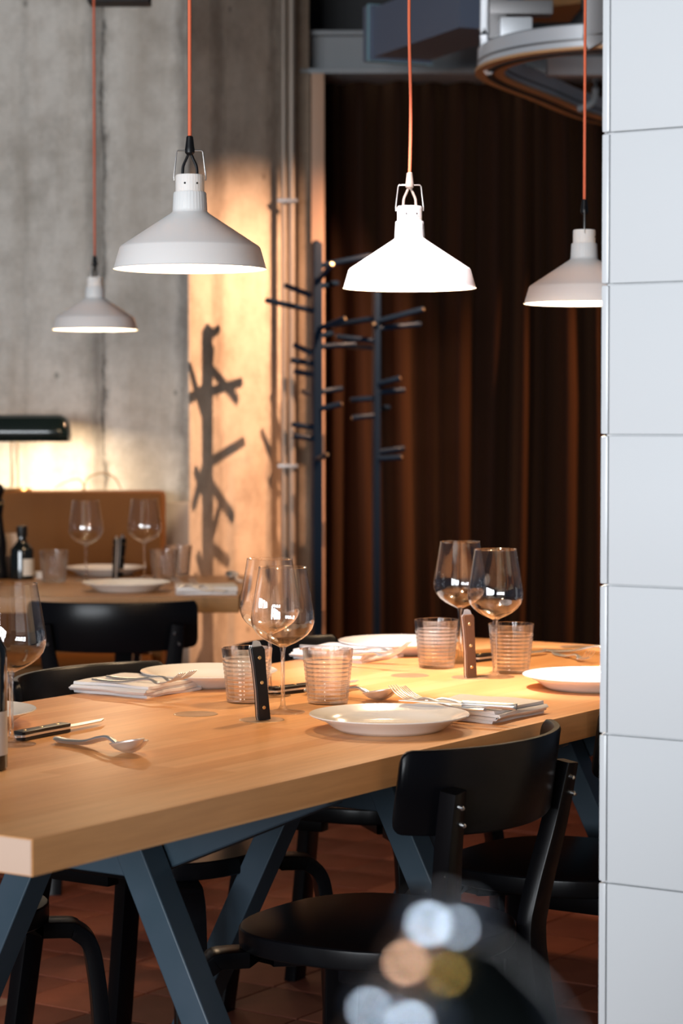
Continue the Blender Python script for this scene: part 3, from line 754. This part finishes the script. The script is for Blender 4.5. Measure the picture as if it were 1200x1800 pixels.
def make_bknife():
    k_ = empty('table_knife', (0, 0, 0), 0, None, 'knife', 'steel table knives on napkins')
    strip([(0, .005), (.006, .005), (.03, .005), (.085, .005), (.092, .005)], [.003, .0068, .0072, .0062, .004], .0055, M['steel'], 'handle', k_)
    q = MB(); q.prism([(.09, -.006), (.15, -.0095), (.185, -.009), (.2, .0), (.2, .006), (.09, .006)], .0042, .0054); q.build('blade', M['steel'], k_)
    return k_
tknife = make_bknife()
USED = {}
def lay(proto, a_px, b_px, z, lab, lift=0.0, roll=0.0, grp=None, length=None):
    """lay a utensil with its handle end at pixel a and pointing to pixel b on height z"""
    a_ = atz(*a_px, z); b__ = atz(*b_px, z); d = b__-a_
    rot = Matrix.Rotation(math.atan2(d.y, d.x), 4, 'Z') @ Matrix.Rotation(-lift, 4, 'Y') @ Matrix.Rotation(roll, 4, 'X')
    o = put(proto, proto.name in USED, a_, 0, lab, grp, rot=rot.to_euler()); USED[proto.name] = 1
    return o
NZ = TZ + .0225
# napkins
def make_napkin(wd=.155, ln_=.165, layers=4, hh=.021):
    th = hh/layers*.92; pts = []
    st = hh/layers
    for k in range(layers):
        z = st*(k+.5); s = 1 if k % 2 == 0 else -1
        pts += [(-wd/2*s+.004*s, z), (0, z+.0004), (wd/2*s-.004*s, z)]
        if k < layers-1: pts += [(wd/2*s, z+st/2)]
    cl = smooth([(x, 0, z) for x, z in pts], 4); n = len(cl); q = MB(); vs = []; fs = []; ny = 9
    for j in range(ny+1):
        y = -ln_/2 + ln_*j/ny; ring = []
        for side in (1, -1):
            idx = range(n) if side == 1 else range(n-1, -1, -1)
            for i in idx:
                t = cl[min(i+1, n-1)]-cl[max(i-1, 0)]; t.normalize(); nn = Vector((-t.z, 0, t.x))
                p = cl[i] + nn*side*th*.5
                e_ = .0016*math.sin(i*.31+j*.8)
                ring.append((p.x + e_ + .002*math.sin(y*30+p.z*200), y + .0025*math.sin(i*.55)*(j in (0, ny)), max(.0, p.z + .0007*math.sin(p.x*70+y*44))))
        vs += ring
    m_ = len(ring)
    for j in range(ny):
        for k in range(m_): fs.append((j*m_+k, j*m_+(k+1) % m_, (j+1)*m_+(k+1) % m_, (j+1)*m_+k))
    for j in (0, ny):
        for i in range(n-1): fs.append((j*m_+i, j*m_+i+1, j*m_+m_-2-i, j*m_+m_-1-i))
    q.add(vs, fs); return tag(q.build('napkin', M['napkin'], sharp=70), None, 'napkin', 'folded white napkins')
nap = make_napkin()
for i, (x_, y_, rz, lab) in enumerate((
        (-.362, 4.052, GA, 'folded white napkin on the left with two forks on it'), (.012, 4.62, GA, 'folded white napkin with forks behind the tumbler by the far plate'),
        (.223, 3.724, GA+PI/2, 'folded white napkin by the front plate, under forks and a knife'))):
    put(nap, i > 0, (x_, y_, TZ), rz, lab)
o = put(nap, True, on2(362, 1042), PI/2+.08, 'folded white napkin on the corner of the oak background table')
# forks on the left napkin
lay(fork, (163, 1197), (325, 1210), NZ, 'front fork on the left folded napkin')
lay(fork, (188, 1192), (363, 1207), NZ, 'rear fork on the left folded napkin, beside the plate', )
lay(fork, (575, 1149), (690, 1160), NZ, 'front fork on the far napkin behind the tumbler')
lay(fork, (575, 1141), (702, 1150), NZ, 'rear fork on the far napkin, by the plate')
# forks and knife on the near napkin
lay(fork, (852, 1251), (687, 1232), NZ, 'left fork on the near napkin behind the front plate')
lay(fork, (900, 1248), (716, 1235), NZ, 'right fork on the near napkin behind the front plate')
lay(tknife, (908, 1248), (790, 1241), NZ+.004, 'steel table knife lying on the near napkin')
lay(tknife, (527, 1142), (640, 1147), NZ, 'steel table knife on the far napkin, its handle over the left edge')
# right place setting, beside the pillar
lay(spoon, (955, 1146), (1110, 1154), TZ, 'spoon beside the tiled pillar on the lit part of the table')
lay(fork, (972, 1150), (1080, 1178), TZ, 'fork by the right plate beside the tiled pillar')
# spoons
lay(spoon, (101, 1305), (234, 1325), TZ+.0, 'lower of the two stacked spoons at the left of the table')
lay(spoon, (97, 1302), (231, 1323), TZ+.0040, 'upper of the two stacked spoons at the left of the table')
lay(spoon, (540, 1219), (667, 1231), TZ, 'lower of two stacked spoons behind the front plate')
lay(spoon, (536, 1217), (664, 1230), TZ+.004, 'upper of two stacked spoons behind the front plate')
KZ = TZ + .0078
lay(bknife, (30, 1294), (200, 1262), KZ, 'black-handled steak knife lying by the left wine glass')
lay(bknife, (476, 1215), (640, 1196), KZ, 'black-handled steak knife lying behind the left pair of wine glasses')
lay(bknife, (832, 1157), (960, 1144), KZ, 'black-handled steak knife lying behind the right pair of wine glasses')
# upright knives standing in the discs: blade down through the slot
def stand(proto, p, lean, rz, lab, grp=None):
    rot = Matrix.Rotation(lean, 4, 'Y') @ Matrix.Rotation(rz, 4, 'Z') @ Matrix.Rotation(PI/2, 4, 'Y')
    o = put(proto, proto.name in USED, (0, 0, 0), 0, lab, grp, rot=rot.to_euler()); USED[proto.name] = 1
    off = rot @ Vector((.118, 0, 0)); o.location = p - off; return o
stand(bknife, atz(463, 1265, TZ+.001), -R(5), R(-65), 'black-handled steak knife standing upright in its disc before the wine glasses')
stand(wknife, atz(827, 1191, TZ+.001), -R(3), R(-65), 'brown wood-handled steak knife standing upright between the right wine glasses')
stand(bknife, on2(202, 1017)+Vector((0, 0, .001)), R(2), R(20), 'front upright dark knife on the oak background table')
stand(bknife, on2(210, 1014)+Vector((.0, 0, .001)), R(5), R(-30), 'rear upright dark knife on the oak background table')
# background table cutlery
lay(fork, (376, 1040), (322, 1034), NZ, 'front fork on the napkin of the oak background table')
lay(fork, (398, 1041), (344, 1034), NZ, 'rear fork on the napkin of the oak background table')
lay(spoon, (424, 1024), (396, 1013), TZ, 'spoon on the far corner of the oak background table')

# ------------------------------------------------------------------ bottles, mill, card
def bottle(name, loc, rb, h, neck, lab, label_z, label_half=PI, rz=0, cat='bottle'):
    o = empty(name, loc, rz, lab, cat)
    zs = h*.62
    prof = [(0, 0), (rb*.9, 0), (rb, .004), (rb, zs*.86), (rb*.97, zs*.93), (rb*.8, zs*1.0), (neck*1.5, zs*1.10), (neck*1.05, zs*1.18), (neck, zs*1.25), (neck, h-.014), (neck*1.15, h-.013), (neck*1.15, h-.001), (neck*.8, h), (0, h)]
    q = MB(); q.lathe(prof, 40); q.build('glass_body', M['black_glass'], o)
    z0_, z1_ = label_z; n = 20; vs = []; fs = []
    for k in range(n+1):
        a = -label_half + 2*label_half*k/n
        for z in (z0_, z1_): vs.append(((rb+.0006)*math.cos(a), (rb+.0006)*math.sin(a), z))
    for k in range(n): fs.append((2*k, 2*k+2, 2*k+3, 2*k+1))
    q = MB(); q.add(vs, fs); q.build('paper_label', M['label_paper'], o, normals=False)
    q = MB(); q.lathe([(neck*1.16, h-.03), (neck*1.2, h-.028), (neck*1.2, h), (neck, h+.002), (0, h+.002)], 24); q.build('cap', M['black_plastic'], o)
    return o
p = atz(-35, 1353, TZ)
bottle('wine_bottle', p, .0375, .29, .0135, 'dark bottle with a pale label cut off at the left edge of the photo', (.022, .082), PI)
p = on2(39, 1018)
bottle('small_bottle', p, .0345, .158, .0135, 'small dark bottle with a pale label on the oak background table', (.012, .062), R(60), R(-18))
p = on2(-3, 1017)
pm_ = empty('pepper_mill', p, 0, 'black turned pepper mill at the left edge behind the wine glass', 'pepper mill')
q = MB(); q.lathe([(0, 0), (.029, 0), (.030, .01), (.028, .03), (.024, .06), (.0265, .09), (.026, .11), (.018, .15), (.0135, .19), (.0165, .215), (.018, .225), (0, .225)], 28); q.build('body', M['black_paint'], pm_)
q = MB(); q.lathe([(.008, .225), (.014, .228), (.017, .234), (.012, .242), (.014, .250), (.019, .262), (.0185, .275), (.011, .285), (0, .287)], 28); q.build('head', M['black_paint'], pm_)
q = MB(); q.lathe([(.0186, .224), (.0188, .229), (.014, .2295)], 24); q.build('ring', M['brass'], pm_)
p = on2(20, 1012)
q = MB(); q.box((-.03, -.001, 0), (.05, .001, .135), .0004); o = q.build('menu_card', M['card']); o.location = (p.x, 6.98, TZ); o.rotation_euler = (R(-5), 0, R(6)); tag(o, 'tan card standing behind the small dark bottle', 'card')
q = MB(); q.lathe([(0, .002), (.018, .002), (.022, .018), (.0235, .019), (.020, 0), (0, 0)], 24); o = q.build('salt_dish', M['porcelain']); o.location = on2(68, 1016); tag(o, 'tiny white dish between the small bottle and the tumbler', 'dish')

# ------------------------------------------------------------------ pendant lamps
def make_pendant(kind):
    pd = empty('pendant_lamp', (0, 0, 0), 0, None, 'pendant lamp', 'white pendant lamps on coral cords')
    prof = [(.1205, 0), (.1208, .0012), (.1195, .002), (.1105, .033), (.108, .0362), (.030, .0875), (.0272, .0905), (.0268, .094), (.0255, .118), (.0245, .1205)]
    inn = [(.0235, .119), (.0245, .093), (.028, .086), (.1065, .0338), (.1090, .0305), (.1180, .0010), (.1205, 0)]
    q = MB(); q.lathe(prof + inn, 96, lambda r, z, a, i: r + (.0004*math.sin(a*32) if 6 < i < 10 else 0)); q.build('lamp_shade', M['shade'], pd, sharp=40)
    q = MB(); q.lathe([(.0245, .1195), (.0226, .1212), (.0222, .1225), (.0222, .1455), (.0212, .1475), (0, .1478)], 96, lambda r, z, a, i: r + (.00035*math.sin(a*32) if 1 < i < 4 else 0)); q.build('socket_cap', M['shade'], pd, sharp=40)
    for x in (-.0065, .0125):
        y = -math.sqrt(.0224**2 - x*x); q = MB(); q.sphere((x, y, .133), .0016, 8); q.build('screw', M['black_plastic'], pd)
    q = MB(); q.tube([(-.0245, 0, .139), (-.0250, 0, .145), (-.0205, 0, .183), (-.0185, 0, .1855), (.0185, 0, .1855), (.0205, 0, .183), (.0250, 0, .145), (.0245, 0, .139)], .0012, 8, up=(0, 1, 0)); q.build('bracket', M['bracket'], pd)
    sm = M['grey_grip'] if kind == 1 else M['black_plastic']
    q = MB(); q.lathe([(0, .178), (.004, .178), (.0075, .182), (.0078, .187), (.0072, .190), (.0052, .207), (.003, .2085), (0, .2085)], 20); q.build('strain_relief', sm, pd)
    for s_ in (-1, 1):
        q = MB(); q.tube(smooth([(s_*.002, 0, .180), (s_*.006, 0, .171), (s_*.0105, 0, .160), (s_*.0115, 0, .146)], 4), .0023, 8, up=(0, 1, 0)); q.build('wire', sm, pd)
    q = MB(); q.sphere((0, 0, .047), .026, 20); q.lathe([(.012, .068), (.012, .095)], 16); q.build('bulb', M['bulb'], pd)
    return pd
M['grey_grip'] = mat('grey_grip', (.30, .24, .20), .6)
HZ = CZ + .2345
pend = [make_pendant(0), make_pendant(1)]
def pendant(proto, first, px, Y, py, rz, lab, en, sway=0):
    p = atY(px, py, Y); o = put(proto, not first, p, rz, lab)
    zt2 = 3.2 - p.z; q = MB(); pts = []
    for k in range(24):
        z = .207 + (zt2-.207)*k/23; pts.append((sway*math.sin(k*1.1)*.0018 + (k/23)*.002, 0, z))
    q.tube(smooth(pts, 2), .0030, 10, up=(0, 1, 0)); q.build('cord', M['cord'], o)
    q = MB(); q.lathe([(0, zt2-.03), (.04, zt2-.03), (.045, zt2-.02), (.045, zt2), (0, zt2)], 24); q.build('ceiling_rose', M['shade'], o)
    light('POINT', 'pendant_bulb_light', (p.x, p.y, p.z+.014), en, (1.0, .70, .42), shadow_soft_size=.018)
    return o
pendant(pend[0], True, 334, 3.63, 473.5, 0, 'large white pendant lamp second from left, before the concrete corner', 8.0)
pendant(pend[1], True, 719.5, 4.17, 507, 0, 'brightly lit white pendant lamp in the middle before the curtain', 20.0, 1)
pendant(pend[0], False, 1026, 4.63, 534, R(85), 'white pendant lamp partly hidden by the tiled pillar', 19.0, .6)
pendant(pend[0], False, 167, 6.52, 580, R(70), 'small-looking grey white pendant lamp at far left over the oak table', 9.0)

# ------------------------------------------------------------------ blurred dark carafe close to the camera, beads added for highlights
cz = .94
fg = empty('carafe', (0, 0, 0), 0, 'out-of-focus black carafe with added highlight beads close to the camera at the bottom', 'carafe')
pc = atY(812, 1640, .66)
q = MB(); q.M = Matrix.Translation((pc.x, .66, 0))
zt3 = pc.z
q.lathe([(0, cz), (.040, cz), (.042, cz+.004), (.042, zt3-.055), (.037, zt3-.035), (.026, zt3-.018), (.012, zt3-.004), (0, zt3)], 48); q.build('body', M['black_glass'], fg)
for (px, py, r_, mt_) in ((768, 1622, .0078, 'glint_bead_blue'), (812, 1628, .0068, 'glint_bead_blue'), (725, 1690, .0064, 'glint_bead_orange'), (793, 1712, .0034, 'glint_bead_ochre'), (660, 1772, .0058, 'glint_bead_blue'), (735, 1796, .0072, 'glint_bead_blue'), (765, 1800, .0050, 'glint_bead_blue')):  # beads added so their tinted reflections blur into round highlights
    if mt_ not in M: M[mt_] = mat(mt_, {'glint_bead_blue': (.70, .80, .92), 'glint_bead_orange': (.95, .55, .35), 'glint_bead_ochre': (.75, .50, .14)}[mt_], .08, 1)
    p = atY(px, py, .60); q = MB(); q.sphere(p, r_, 20); q.build('glint_bead', M[mt_], fg)
q = MB(); q.box((-.6, .42, cz-.04), (1.0, 1.0, cz), .004); o = q.build('service_counter', M['black_paint']); tag(o, 'dark service counter below the frame, under the carafe', 'counter')
q = MB(); q.box((-.5, .5, 0), (.9, .95, cz-.04)); q.build('counter_base', M['black_paint'], o)
